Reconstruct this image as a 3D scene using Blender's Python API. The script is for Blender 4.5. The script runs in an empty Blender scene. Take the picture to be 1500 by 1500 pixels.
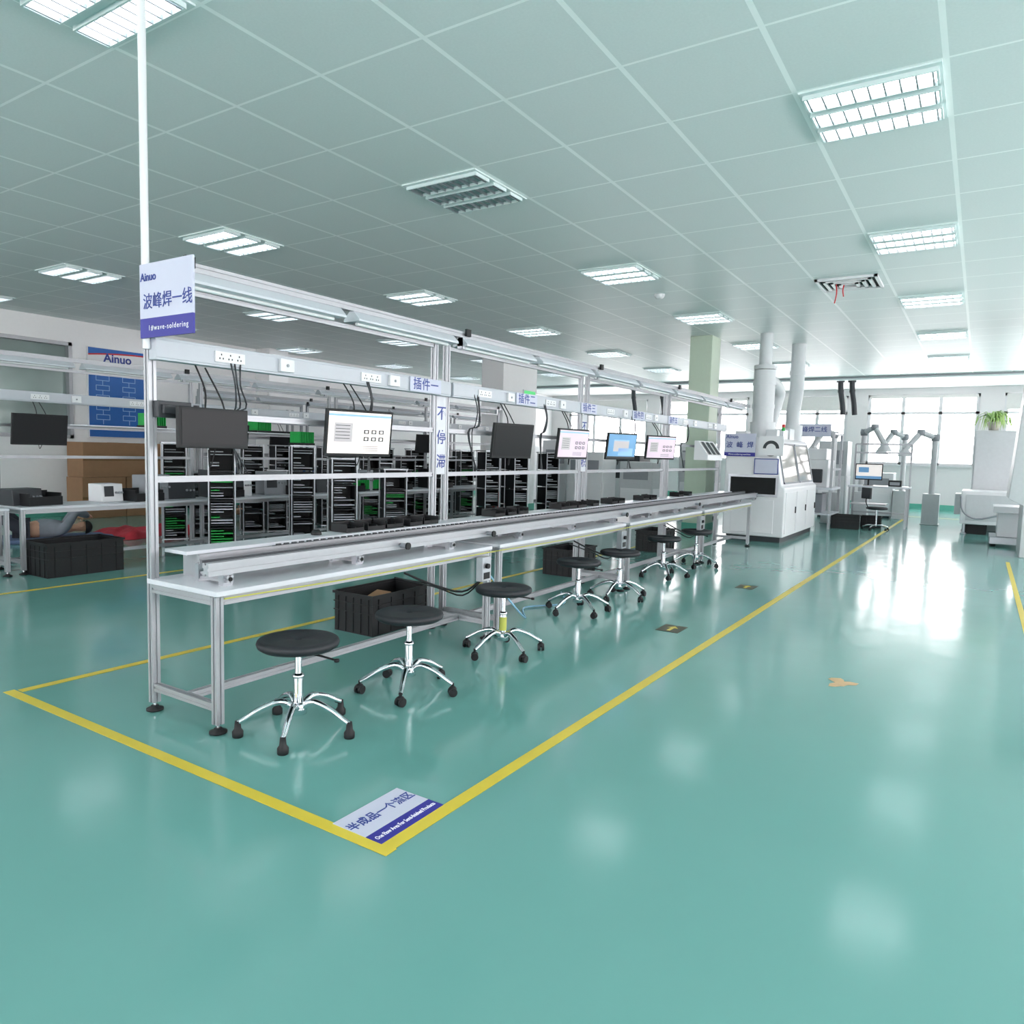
import bpy,bmesh,math,random
from mathutils import Vector,Matrix
random.seed(4)
S=bpy.context.scene; C=S.collection
try:
    S.view_settings.view_transform='Standard'; S.view_settings.look='None'; S.view_settings.exposure=0
except Exception: pass
# ---------------------------------------------------------------- materials
def lin(h):
    h=h.lstrip('#'); r=[int(h[i:i+2],16)/255 for i in (0,2,4)]
    return tuple((c/12.92 if c<=.04045 else ((c+.055)/1.055)**2.4) for c in r)+(1,)
MATS={}
def M(name,col,rough=.5,metal=0.,em=0.,noise=.06,scale=15.,bump=0.,spec=.5,alpha=1.):
    if name in MATS: return MATS[name]
    m=bpy.data.materials.new(name); m.use_nodes=True; nt=m.node_tree; b=nt.nodes['Principled BSDF']
    c=lin(col)
    b.inputs['Roughness'].default_value=rough; b.inputs['Metallic'].default_value=metal
    b.inputs['Specular IOR Level'].default_value=spec
    b.inputs['Base Color'].default_value=c
    if noise>0 or bump>0:
        tc=nt.nodes.new('ShaderNodeTexCoord'); n=nt.nodes.new('ShaderNodeTexNoise'); n.inputs['Scale'].default_value=scale
        nt.links.new(tc.outputs['Object'],n.inputs['Vector'])
        mx=nt.nodes.new('ShaderNodeMix'); mx.data_type='RGBA'
        mx.inputs['A'].default_value=tuple(max(0,x*(1-noise)) for x in c[:3])+(1,)
        mx.inputs['B'].default_value=tuple(min(1,x*(1+noise)) for x in c[:3])+(1,)
        nt.links.new(n.outputs['Fac'],mx.inputs['Factor']); nt.links.new(mx.outputs['Result'],b.inputs['Base Color'])
        if bump>0:
            bp=nt.nodes.new('ShaderNodeBump'); bp.inputs['Strength'].default_value=bump; bp.inputs['Distance'].default_value=.01
            nt.links.new(n.outputs['Fac'],bp.inputs['Height']); nt.links.new(bp.outputs['Normal'],b.inputs['Normal'])
    if em>0:
        b.inputs['Emission Color'].default_value=c; b.inputs['Emission Strength'].default_value=em
    MATS[name]=m; return m
alu=M('aluminium_profile','#acadb2',.38,.55,noise=.05,scale=30)
white=M('white_enamel','#e2e2e5',.35,noise=.02)
board=M('white_laminate','#d2d4db',.3,noise=.03)
trunkm=M('trunking_white','#bdc0c8',.4,noise=.03)
chrome=M('chrome','#dfe1e6',.08,1.,noise=.02)
rubber=M('black_rubber','#1e2026',.55,noise=.2,scale=60,bump=.1)
blk=M('black_plastic','#17181b',.5,noise=.15,scale=40,spec=.35)
dark=M('dark_grey','#303338',.5,noise=.1)
chainm=M('chain_steel_gap_shade','#3c3f44',.45,.3,noise=.1)  # steel darkened to paint in the shade of the gap along the rail
grey=M('grey_plastic','#8f9298',.5)
blue=M('sign_blue','#302e90',.5,noise=.03)
navy=M('letter_navy','#233a8c',.5,noise=.02)
wht=M('sign_white','#c6c8da',.5,noise=.02)
letw=M('letter_white','#f4f5fb',.5,noise=.02)
yel=M('yellow_tape','#d6c13e',.35,noise=.08,scale=8)
redm=M('red_paint','#c8262c',.4)
redcloth=M('red_cloth','#b8323f',.85,noise=.3,scale=10,bump=.6)
green=M('pcb_green','#16a346',.5,noise=.2,scale=50)
cardb=M('cardboard','#9a7658',.8,noise=.1,scale=8)
hole=M('dark_hole','#0c0d0f',.8)
steel=M('brushed_steel','#adb0b6',.3,.8)
olive=M('floor_sticker_dark','#3e4433',.5)
stainm=M('floor_worn_patch','#c9a97e',.5,noise=.2)
yglass=M('lit_window','#8f9088',.1,em=.06,noise=.25,scale=3)
skin=M('skin','#c89a80',.55)
hairm=M('black_hair','#17130f',.6,noise=.3,scale=80)
greycloth=M('grey_jacket_cloth','#7a7f88',.9,noise=.2,scale=12,bump=.4)
whitecloth=M('white_shirt_cloth','#c9ccd0',.9,noise=.15,scale=12,bump=.4)
darkcloth=M('dark_trouser_cloth','#2a2c36',.9,noise=.2,scale=12,bump=.4)
leaf=M('leaf_green','#a9c77a',.5,noise=.3,scale=20)
pot=M('pot_clay','#c8c4bc',.6)
ductm=M('duct_white','#d2d5d8',.4,noise=.04)
colg=M('column_pale_green','#c2d1be',.5,noise=.03)
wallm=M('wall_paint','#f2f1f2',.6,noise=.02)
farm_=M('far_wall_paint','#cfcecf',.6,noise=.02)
framem=M('window_frame_white','#c9cbce',.5,noise=.02)
blindm=M('roller_blind','#cfd0ce',.8,noise=.05)
baseg=M('baseboard_green','#57a996',.4,noise=.05)
postm=M('poster_blue','#1d63b4',.35,noise=.06)
postl=M('poster_line','#9fc6ea',.4)
lamp_on=M('lamp_lit','#f6fbff',.5,em=5.,noise=0)
batten=M('batten_white','#cdd1d8',.35,em=.0,noise=.02)
lamp_off=M('lamp_unlit_reflector','#7f9a98',.25,.4)
ceiltrim=M('ceiling_metal','#d6e2e2',.45,noise=.02)
scrW=M('screen_page','#efe6e2',.3,em=.5,noise=.04,scale=4)
scrP=M('screen_pinkish','#d6c3d2',.3,em=.35,noise=.08,scale=4)
scrB=M('screen_blue','#6d9cc6',.3,em=.3,noise=.2,scale=5)
scrO=M('screen_off','#15161a',.35,noise=.02,spec=.25)
scrG=M('screen_grey_panel','#b9b3b6',.3,em=.3,noise=.02)
scrH=M('screen_header_blue','#8fb4e0',.3,em=.4,noise=.02)
wglass=M('partition_glass','#8c9996',.12,.3,noise=.25,scale=1.2)
exitg=M('exit_sign_green','#35b560',.4,em=.8)
bluebox=M('blue_box_plastic','#3f68ad',.5)
cream=M('cream_plastic','#d9d5c8',.5)
# ---------------------------------------------------------------- mesh builder
class B:
    def __init__(s): s.v=[];s.f=[];s.m=[];s.sm=[]
    def add(s,vs,fs,mi=0,smooth=False,mat=None):
        o=len(s.v)
        s.v+= [tuple(mat@Vector(p)) if mat else tuple(p) for p in vs]
        for f in fs: s.f.append([i+o for i in f]); s.m.append(mi); s.sm.append(smooth)
        return s
    def box(s,x0,x1,y0,y1,z0,z1,mi=0,mat=None):
        return s.add([(x0,y0,z0),(x1,y0,z0),(x1,y1,z0),(x0,y1,z0),(x0,y0,z1),(x1,y0,z1),(x1,y1,z1),(x0,y1,z1)],
          [(3,2,1,0),(4,5,6,7),(0,1,5,4),(1,2,6,5),(2,3,7,6),(3,0,4,7)],mi,False,mat)
    def cyl(s,p0,p1,r0,r1=None,n=16,mi=0,smooth=True):
        r1=r0 if r1 is None else r1; p0=Vector(p0);p1=Vector(p1); d=(p1-p0).normalized()
        a=d.orthogonal().normalized(); b=d.cross(a); vs=[]
        for p,r in ((p0,r0),(p1,r1)):
            for i in range(n):
                t=2*math.pi*i/n; vs.append(p+a*math.cos(t)*r+b*math.sin(t)*r)
        s.add(vs,[(i,(i+1)%n,n+(i+1)%n,n+i) for i in range(n)],mi,smooth)
        s.add(vs[:n],[tuple(range(n))[::-1]],mi); s.add(vs[n:],[tuple(range(n))],mi); return s
    def lathe(s,prof,c=(0,0,0),n=32,mi=0):
        vs=[];k=len(prof)
        for r,z in prof:
            for i in range(n):
                t=2*math.pi*i/n; vs.append((c[0]+r*math.cos(t),c[1]+r*math.sin(t),c[2]+z))
        fs=[(j*n+i,j*n+(i+1)%n,(j+1)*n+(i+1)%n,(j+1)*n+i) for j in range(k-1) for i in range(n)]
        fs+=[tuple(range(n))[::-1],tuple(range((k-1)*n,k*n))]
        return s.add(vs,fs,mi,True)
    def tube(s,pts,r,n=8,mi=0,sub=4,flat=1.):
        P=[Vector(p) for p in pts]; Q=[]
        for i in range(len(P)-1):
            a=P[max(i-1,0)];b=P[i];c=P[i+1];d=P[min(i+2,len(P)-1)]
            for k in range(sub):
                t=k/sub; Q.append(.5*((2*b)+(c-a)*t+(2*a-5*b+4*c-d)*t*t+(3*b-a-3*c+d)*t**3))
        Q.append(P[-1]); vs=[]; N=len(Q); pa=None
        for i,q in enumerate(Q):
            d=(Q[min(i+1,N-1)]-Q[max(i-1,0)]).normalized()
            a=(d.orthogonal() if pa is None else pa-d*pa.dot(d)).normalized(); pa=a; b=d.cross(a)
            rr=r[0]+(r[1]-r[0])*i/(N-1) if isinstance(r,(tuple,list)) else r
            for k in range(n):
                t=2*math.pi*k/n; vs.append(q+a*math.cos(t)*rr+b*math.sin(t)*rr)
        s.add(vs,[(j*n+i,j*n+(i+1)%n,(j+1)*n+(i+1)%n,(j+1)*n+i) for j in range(N-1) for i in range(n)],mi,True)
        s.add(vs[:n],[tuple(range(n))[::-1]],mi); s.add(vs[-n:],[tuple(range(n))],mi); return s
    def prof(s,p0,p1,w=.045,h=None,mi=0):
        """slotted aluminium extrusion along an axis"""
        h=h or w; p0=Vector(p0);p1=Vector(p1); d=(p1-p0).normalized()
        if abs(d.z)>.9: a=Vector((1,0,0));b=Vector((0,1,0))
        elif abs(d.y)>.9: a=Vector((1,0,0));b=Vector((0,0,1))
        else: a=Vector((0,1,0));b=Vector((0,0,1))
        g=.12;e=.34
        c=[(-.5,-.5),(-g,-.5),(-g,-e),(g,-e),(g,-.5),(.5,-.5),(.5,-g),(e,-g),(e,g),(.5,g),(.5,.5),(g,.5),(g,e),(-g,e),(-g,.5),(-.5,.5),(-.5,g),(-e,g),(-e,-g),(-.5,-g)]
        n=len(c); vs=[p+a*x*w+b*y*h for p in (p0,p1) for x,y in c]
        s.add(vs,[(i,(i+1)%n,n+(i+1)%n,n+i) for i in range(n)],mi)
        s.add(vs[:n],[tuple(range(n))[::-1]],mi); s.add(vs[n:],[tuple(range(n))],mi); return s
    def extr(s,poly,y0,y1,mi=0):
        n=len(poly); vs=[(x,y0,z) for x,z in poly]+[(x,y1,z) for x,z in poly]
        return s.add(vs,[(i,(i+1)%n,n+(i+1)%n,n+i) for i in range(n)]+[tuple(range(n))[::-1],tuple(range(n,2*n))],mi)
    def done(s,name,mats,parent=None,label=None,cat=None,loc=(0,0,0),rot=(0,0,0),bevel=0,group=None,kind=None):
        me=bpy.data.meshes.new(name); me.from_pydata(s.v,[],s.f)
        for m in (mats if isinstance(mats,(list,tuple)) else [mats]): me.materials.append(m)
        me.polygons.foreach_set('material_index',s.m); me.polygons.foreach_set('use_smooth',s.sm); 
        bm=bmesh.new(); bm.from_mesh(me); bmesh.ops.recalc_face_normals(bm,faces=bm.faces); bm.to_mesh(me); bm.free(); me.update()
        o=bpy.data.objects.new(name,me); C.objects.link(o); o.location=loc; o.rotation_euler=rot
        if parent: o.parent=parent
        if bevel:
            md=o.modifiers.new('bevel','BEVEL'); md.width=bevel; md.segments=2; md.limit_method='ANGLE'
        if label: o['label']=label
        if cat and not parent: o['category']=cat
        if group: o['group']=group
        if kind: o['kind']=kind
        return o
def thing(name,label,cat,loc=(0,0,0),rz=0,group=None):
    o=bpy.data.objects.new(name,None); o.empty_display_size=.1; C.objects.link(o); o.location=loc; o.rotation_euler=(0,0,rz)
    o['label']=label;o['category']=cat
    if group:o['group']=group
    return o
def dup(root,loc,rz=None,label=None,group=None,scale=None):
    def cp(o,par):
        n=o.copy(); C.objects.link(n)
        if par: n.parent=par
        for c in list(o.children): cp(c,n)
        return n
    n=cp(root,None); n.location=loc
    if rz is not None: n.rotation_euler=(0,0,rz)
    if label: n['label']=label
    if group: n['group']=group
    if scale: n.scale=scale
    return n
FX=Matrix(((0,0,1),(1,0,0),(0,1,0)))      # text reads +Y, faces +X
FY=Matrix(((1,0,0),(0,0,-1),(0,1,0)))     # text reads +X, faces -Y
FF=Matrix(((0,-1,0),(1,0,0),(0,0,1)))     # lies on floor, reads +Y
def text(body,size,pos,rot,mat,parent=None,name='lettering',align='CENTER',bold=0.,sx=1.,shear=0,spacing=1.):
    cu=bpy.data.curves.new(name,'FONT'); cu.body=body; cu.size=size; cu.align_x=align; cu.align_y='CENTER'; cu.offset=bold; cu.extrude=.0008; cu.shear=shear
    cu.space_character=spacing; cu.space_line=1.0
    t=bpy.data.objects.new('tmp',cu); C.objects.link(t)
    bpy.context.view_layer.update()
    me=bpy.data.meshes.new_from_object(t.evaluated_get(bpy.context.evaluated_depsgraph_get()))
    bpy.data.objects.remove(t); bpy.data.curves.remove(cu)
    mm=rot.to_4x4()@Matrix.Diagonal((sx,1,1,1)); mm.translation=Vector(pos)
    me.transform(mm); me.name=name; me.materials.clear(); me.materials.append(mat)
    o=bpy.data.objects.new(name,me); C.objects.link(o)
    if parent:o.parent=parent
    return o
# ---------------------------------------------------------------- camera
f,yaw,pit,rol=1065.15,.5695,.0822,.0255; H=1.5
cy,sy=math.cos(yaw),math.sin(yaw)
fw=Vector((-sy,cy,0));rt=Vector((cy,sy,0));up=Vector((0,0,1))
f2=fw*math.cos(pit)-up*math.sin(pit);u2=up*math.cos(pit)+fw*math.sin(pit)
r3=rt*math.cos(rol)+u2*math.sin(rol);u3=u2*math.cos(rol)-rt*math.sin(rol)
cd=bpy.data.cameras.new('camera');cd.sensor_width=36;cd.lens=36*f/1500;cd.clip_end=200
cam=bpy.data.objects.new('camera',cd);C.objects.link(cam)
mw=Matrix((r3,u3,-f2)).transposed().to_4x4();mw.translation=(0,0,H);cam.matrix_world=mw
S.camera=cam
# ---------------------------------------------------------------- room
XL,XR,YB,YF,ZC=-15.4,5.,-5.,27.,3.9
def nodes(name):
    m=bpy.data.materials.new(name);m.use_nodes=True;return m,m.node_tree,m.node_tree.nodes['Principled BSDF']
fm,nt,b=nodes('epoxy_floor')
tc=nt.nodes.new('ShaderNodeTexCoord')
n1=nt.nodes.new('ShaderNodeTexNoise');n1.inputs['Scale'].default_value=.5;n1.inputs['Detail'].default_value=4
n2=nt.nodes.new('ShaderNodeTexNoise');n2.inputs['Scale'].default_value=2.4;n2.inputs['Detail'].default_value=1
nt.links.new(tc.outputs['Object'],n1.inputs['Vector']);nt.links.new(tc.outputs['Object'],n2.inputs['Vector'])
mx=nt.nodes.new('ShaderNodeMix');mx.data_type='RGBA';mx.inputs['A'].default_value=lin('#649b95');mx.inputs['B'].default_value=lin('#70a7a1')
nt.links.new(n1.outputs['Fac'],mx.inputs['Factor']);nt.links.new(mx.outputs['Result'],b.inputs['Base Color'])
mr=nt.nodes.new('ShaderNodeMapRange');mr.inputs['To Min'].default_value=.10;mr.inputs['To Max'].default_value=.17
nt.links.new(n1.outputs['Fac'],mr.inputs['Value']);nt.links.new(mr.outputs['Result'],b.inputs['Roughness'])
bp=nt.nodes.new('ShaderNodeBump');bp.inputs['Strength'].default_value=.14;bp.inputs['Distance'].default_value=.02
nt.links.new(n2.outputs['Fac'],bp.inputs['Height']);nt.links.new(bp.outputs['Normal'],b.inputs['Normal'])
b.inputs['Specular IOR Level'].default_value=.65
B().box(XL-.2,XR+.2,YB-.2,YF+.2,-.1,0).done('floor',fm,kind='structure')
cm,nt,b=nodes('ceiling_tiles')
tc=nt.nodes.new('ShaderNodeTexCoord');sp=nt.nodes.new('ShaderNodeSeparateXYZ');nt.links.new(tc.outputs['Object'],sp.inputs[0])
T=.857
def mth(op,a,bv=None):
    n=nt.nodes.new('ShaderNodeMath');n.operation=op
    if isinstance(a,(int,float)): n.inputs[0].default_value=a
    else: nt.links.new(a,n.inputs[0])
    if bv is not None:
        if isinstance(bv,(int,float)): n.inputs[1].default_value=bv
        else: nt.links.new(bv,n.inputs[1])
    return n.outputs[0]
def line(o,off,wd):
    t=mth('ABSOLUTE',mth('SUBTRACT',mth('FRACT',mth('DIVIDE',mth('ADD',o,off),T)),.5))
    return mth('GREATER_THAN',t,.5-wd)
TY=.865
lx=line(sp.outputs[0],.33+40*T,.02)
T0=T;T=TY;ly=line(sp.outputs[1],-5.17+40*TY,.012);T=T0
g=mth('MAXIMUM',lx,ly)
nz=nt.nodes.new('ShaderNodeTexNoise');nz.inputs['Scale'].default_value=60;nt.links.new(tc.outputs['Object'],nz.inputs['Vector'])
ma=nt.nodes.new('ShaderNodeMix');ma.data_type='RGBA';ma.inputs['A'].default_value=lin('#dae0e0');ma.inputs['B'].default_value=lin('#e5eaea');nt.links.new(nz.outputs['Fac'],ma.inputs['Factor'])
mb=nt.nodes.new('ShaderNodeMix');mb.data_type='RGBA';mb.inputs['B'].default_value=lin('#fcffff');nt.links.new(ma.outputs['Result'],mb.inputs['A']);nt.links.new(g,mb.inputs['Factor'])
nt.links.new(mb.outputs['Result'],b.inputs['Base Color']);b.inputs['Roughness'].default_value=.45
B().box(XL-.2,XR+.2,YB-.2,23.0,ZC,ZC+.1).done('ceiling',cm,kind='structure')
B().box(XL-.2,XR+.2,23.0,YF+.2,ZC,ZC+.1).done('ceiling',wallm,kind='structure')
B().box(XL,XR,22.95,23.15,ZC-.09,ZC,0).box(XL,XR,22.9,22.95,ZC-.05,ZC-.02,1).done('trim_1',[ceiltrim,grey],kind='structure')
b_=B().box(XL-.2,XL,YB,YF,0,1.55).box(XL-.2,XL,YB,YF,3.45,ZC).box(XL-.2,XL,7.6,YF,1.55,3.45).box(XL-.2,XL,YB,1.0,1.55,3.45)
b_.done('wall_left',wallm,kind='structure')
w=B().box(XL-.12,XL-.09,1,7.6,1.55,3.45,1)
for y in (1.0,3.2,5.4,7.53): w.box(XL-.15,XL+.03,y,y+.07,1.55,3.45,0)
w.box(XL-.15,XL+.03,1,7.6,1.55,1.62,0).box(XL-.15,XL+.03,1,7.6,3.38,3.45,0).box(XL-.15,XL,1,7.6,2.9,2.96,0)
w.done('window_1',[alu,wglass],kind='structure')
def winwall(name,axis,fix0,fix1,a0,a1,wins,z0,z1,n0,wm=None,blind=False):
    def bx(b,u0,u1,za,zb,d0=fix0,d1=fix1,mi=0):
        if axis=='x': b.box(u0,u1,d0,d1,za,zb,mi)
        else: b.box(d0,d1,u0,u1,za,zb,mi)
    b=B(); bx(b,a0,a1,0,z0); bx(b,a0,a1,z1,ZC); c=a0
    for u0,u1 in wins: 
        bx(b,c,u0,z0,z1); c=u1
    bx(b,c,a1,z0,z1); b.done(name,wm or wallm,kind='structure')
    for i,(u0,u1) in enumerate(wins):
        q=B(); m0=(fix0+fix1)/2-.04;m1=m0+.08; k=4 if u1-u0>4 else 3
        for j in range(k+1):
            c=u0+(u1-u0)*j/k; c=min(max(c,u0+.05),u1-.05); bx(q,c-.05,c+.05,z0,z1,m0,m1)
        for zz in (z0,z1-.08,z0+(z1-z0)*.72): bx(q,u0,u1,zz,zz+.08,m0,m1)
        bx(q,u0-.05,u1+.05,z0-.04,z0,fix0-.08 if axis=='x' and fix0>0 else fix0,fix1)
        if blind: bx(q,u0+.05,u1-.05,z1-(.12 if i%2 else .5),z1-.02,m0-.05,m0-.04,1)
        q.done('window_%d'%(n0+i),[framem,blindm],kind='structure')
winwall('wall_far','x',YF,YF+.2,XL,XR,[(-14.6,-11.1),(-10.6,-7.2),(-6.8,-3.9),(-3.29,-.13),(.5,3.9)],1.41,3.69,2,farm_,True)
winwall('wall_right','y',XR,XR+.2,YB,YF,[(-4,0),(1,5),(6,10),(11,15),(16,20),(21,24.)],1.0,3.5,10)  # unseen side windows, added so the sky gives soft fill light
winwall('wall_back','x',YB-.2,YB,XL,XR,[(-14,-9.6),(-9,-4.6),(-4,.2)],1.4,3.4,20)  # window openings behind the camera, added and sized for ambient fill
B().box(XL,XR,YF-.02,YF,0,.16).done('baseboard_far',baseg,kind='structure')
B().box(XL,XL+.02,YB,YF,0,.16).done('baseboard_left',baseg,kind='structure')
B().box(XR-.02,XR,YB,YF,0,.16).done('baseboard_right',baseg,kind='structure')
def column(x0,x1,y0,y1,mat,label):
    B().box(x0,x1,y0,y1,0,ZC).box(x0-.015,x1+.015,y0-.015,y1+.015,0,.16,1).done('column',[mat,baseg],label=label,cat='column',bevel=.01)
column(-5.05,-4.6,14.35,14.9,colg,'square pale green building column beside the assembly line')
column(-10.6,-9.95,15.0,16.6,wallm,'wide white building column with an exit sign')
column(-15.4,-14.9,12.,12.6,wallm,'white building column against the wall')
ex=B().box(-9.95,-9.92,15.9,16.5,2.9,3.1,0).box(-9.92,-9.915,15.93,16.47,2.92,3.08,1).done('exit_sign',[white,exitg],label='small lit green exit sign on a white column',cat='sign')
# floor markings
def strip(name,p,q,w=.07,label='yellow floor marking tape around the work line',cat='floor marking'):
    p=Vector(p+(0,));q=Vector(q+(0,));d=(q-p).normalized();n=Vector((-d.y,d.x,0))*w/2
    vs=[p-n,q-n,q+n,p+n];vs=[(v.x,v.y,.0015) for v in vs]+[(v.x,v.y,.0035) for v in vs]
    B().add(vs,[(3,2,1,0),(4,5,6,7),(0,1,5,4),(1,2,6,5),(2,3,7,6),(3,0,4,7)]).done(name,yel,label=label,cat=cat,group='yellow floor lines')
strip('floor_tape',(-4.79,1.96),(-1.75,1.96),.06)
strip('floor_tape',(-1.79,1.99),(-1.6,22.9),.065)
strip('floor_tape',(-4.74,2.0),(-4.66,13.0),.06)
strip('floor_tape',(.45,7.0),(.45,13.5),.05)
strip('floor_tape',(-7.9,.5),(-7.9,13.),.06)
strip('floor_tape',(-1.6,22.9),(-.4,22.9))
# floor label
fl=thing('floor_label','white and blue floor sticker with Chinese and English lettering','sign',(-2.08,1.98,0))
B().box(0,.18,0,.38,.0036,.0052).done('label_panel',wht,fl)
B().box(.18,.262,0,.38,.0036,.0052).done('label_band',blue,fl)
text('半成品一个流区',.062,(.09,.19,.0056),FF,navy,fl,bold=.0008,sx=.86)
text('One Flow Area For Semi-finished Products',.032,(.222,.19,.0056),FF,letw,fl,sx=.63)
def arrow(x,y):
    r=thing('floor_arrow_sticker','dark floor sticker with a yellow direction arrow','sign',(x,y,0),group='floor arrow stickers')
    B().box(-.1,.1,-.13,.13,.001,.003).done('sticker_panel',olive,r)
    vs=[(-.015,-.09),(.015,-.09),(.015,.02),(.05,.02),(0,.09),(-.05,.02),(-.015,.02)]
    n=7
    B().add([(a,b_,.0032) for a,b_ in vs]+[(a,b_,.0042) for a,b_ in vs],[tuple(range(n))[::-1],tuple(range(n,2*n))]+[(i,(i+1)%n,n+(i+1)%n,n+i) for i in range(n)]).done('arrow',yel,r)
arrow(-2.17,6.02);arrow(-2.2,8.55)
n=18;vs=[]
for i in range(n):
    t=2*math.pi*i/n;r=.09+.035*math.sin(3*t+1)+.02*math.sin(5*t);vs.append((-.70+r*math.cos(t)*.8,5.27+r*math.sin(t)*1.1,.001))
B().add(vs+[(a,b_,.002) for a,b_,c in vs],[tuple(range(n))[::-1],tuple(range(n,2*n))]+[(i,(i+1)%n,n+(i+1)%n,n+i) for i in range(n)]).done('floor_stain',stainm,label='pale worn patch on the teal floor',cat='floor stain')
# ---------------------------------------------------------------- ceiling lights
def troffer(lampmat,label):
    r=thing('ceiling_light',label,'ceiling light',(0,0,0),group='recessed louvred ceiling lights')
    z=ZC
    h=B().box(-.41,.41,-.42,.42,z-.012,z)
    for k in (-1,0,1):
        c=k*.275
        for sgn in (-1,1): h.box(-.385,.385,c+sgn*.1-.006,c+sgn*.1+.006,z-.04,z-.012)
        for sgn in (-1,1): h.box(sgn*.385-.006,sgn*.385+.006,c-.1,c+.1,z-.04,z-.012)
    h.done('housing',ceiltrim,r)
    for k in (-1,0,1):
        c=k*.275
        B().box(-.375,.375,c-.085,c+.085,z-.018,z-.0125).done('lamp',lampmat,r)
        l=B()
        for i in range(9): l.box(-.36+i*.09-.005,-.36+i*.09+.005,c-.092,c+.092,z-.04,z-.0185)
        l.done('louvre',steel,r)
    return r
on=troffer(lamp_on,'recessed ceiling light with three lit louvred strips')
off=troffer(lamp_off,'unlit recessed ceiling light with dark louvred strips')
first=True
for i,x in enumerate((2.67,-.76,-4.19,-7.61,-11.04,-14.4)):
    for j in range(8):
        y=5.6+3.46*(j-3)
        if y>22: continue
        if i==2 and j==3: off.location=(x,y,0); continue
        if first: on.location=(x,y,0); first=False
        else: dup(on,(x,y,0))
# vent
v=thing('ceiling_vent','square white ceiling air vent with red ribbons hanging','air vent',(-1.65,10.9,ZC))
q=B()
for k in range(4):
    a=.36-k*.085
    for sx_,sy_ in ((1,0),(-1,0),(0,1),(0,-1)):
        if sx_: q.box(sx_*a-.02,sx_*a+.02,-a-.02,a+.02,-.03-.006*k,-.001)
        else: q.box(-a-.02,a+.02,sy_*a-.02,sy_*a+.02,-.03-.006*k,-.001)
q.done('vent_frame',white,v); B().box(-.34,.34,-.34,.34,-.008,-.0005).done('vent_opening',hole,v)
B().tube([(-.15,-.1,-.03),(-.14,-.1,-.15),(-.16,-.1,-.28)],.008).done('ribbon',redm,v)
B().tube([(-.05,-.1,-.03),(-.06,-.12,-.12),(-.05,-.1,-.2)],.008).done('ribbon',redm,v)
B().lathe([(.02,-.07),(.05,-.065),(.075,-.03),(.08,0)],n=24).done('smoke_detector',white,label='round white smoke detector on the ceiling',cat='smoke detector',loc=(-4.19,10.47,ZC))
# ---------------------------------------------------------------- bench module
BL=2.48; SP=2.6
def footpad(r,x,y):
    B().lathe([(.035,0),(.045,.004),(.045,.014),(.02,.022),(.02,.03)],(x,y,0),20,0).cyl((x,y,.02),(x,y,.06),.008,n=8,mi=1).done('foot_pad',[blk,chrome],r)
def bench():
    r=thing('assembly_workbench','silver aluminium profile workbench with white top and overhead frame','workbench',(-3.82,2.27,0),group='aluminium assembly workbenches')
    for x,y,z in ((0,.02,2.38),(0,BL-.02,2.38),(.57,.02,.72),(.57,BL-.02,.72)):
        l=B().prof((x,y,.05),(x,y,z)).done('post' if z>1 else 'leg',alu,r); footpad(l,x,y)
    q=B()
    for y in (.02,BL-.02): q.prof((.025,y,.7),(.545,y,.7))
    for x in (0,.57): q.prof((x,.045,.7),(x,BL-.045,.7))
    q.done('top_frame',alu,r)
    for y in (.02,BL-.02): B().prof((.025,y,.14),(.545,y,.14),.04).done('lower_rail',alu,r)
    B().prof((.29,.04,.14),(.29,BL-.04,.14),.04).done('lower_rail',alu,r)
    B().box(-.02,.6,-.005,BL+.005,.724,.752).done('table_top',board,r,bevel=.003)
    for z in (1.30,1.665): B().prof((0,.045,z),(0,BL-.045,z),.035).done('shelf_rail',alu,r)
    B().prof((0,.045,2.35),(0,BL-.045,2.35),.03).done('shelf_rail',alu,r)
    return r
bn=bench()
def trunk(parent_loc,label):
    r=thing('cable_trunking',label,'cable trunking',parent_loc,group='white cable trunking')
    B().box(.024,.09,0,SP-.03,1.945,2.065).box(.085,.094,.0,SP-.03,1.957,2.053).done('trunk_body',trunkm,r,bevel=.004)
    def sock(y):
        s=B().box(.094,.104,y-.1,y+.1,1.975,2.035,0)
        for k in (-.06,0,.06):
            s.box(.104,.1055,y+k-.003,y+k+.003,2.012,2.022,1).box(.104,.1055,y+k-.014,y+k-.008,1.99,2.0,1).box(.104,.1055,y+k+.008,y+k+.014,1.99,2.0,1)
        s.done('socket_outlet',[white,hole],r)
    sock(.45);sock(1.62)
    for y in (.8,1.8):
        s=B().box(.094,.12,y,y+.11,1.965,2.045).done('switch_box',white,r,bevel=.004)
        B().cyl((.12,y+.055,2.005),(.124,y+.055,2.005),.01,n=14).done('button',grey,s)
    return r
tk=trunk((-3.82,2.27,0),'long white cable trunking with sockets on the bench frame')
for k in range(1,4):
    dup(bn,(-3.82,2.27+SP*k,0)); 
    dup(tk,(-3.82,2.27+SP*k,0))
tk2=dup(tk,(-9.45,1.2,0)); 
lab2='silver aluminium profile workbench in a parallel row behind'
for k in range(5):
    dup(bn,(-9.45,1.2+SP*k,0),label=lab2)
    if k: dup(tk2,(-9.45,1.2+SP*k,0))
for k in range(4):
    dup(bn,(-12.2,8.2+SP*k,0),label=lab2); dup(tk2,(-12.2,8.2+SP*k,0))
for k in range(3):
    dup(bn,(-14.3,9.6+SP*k,0),label=lab2)
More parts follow.
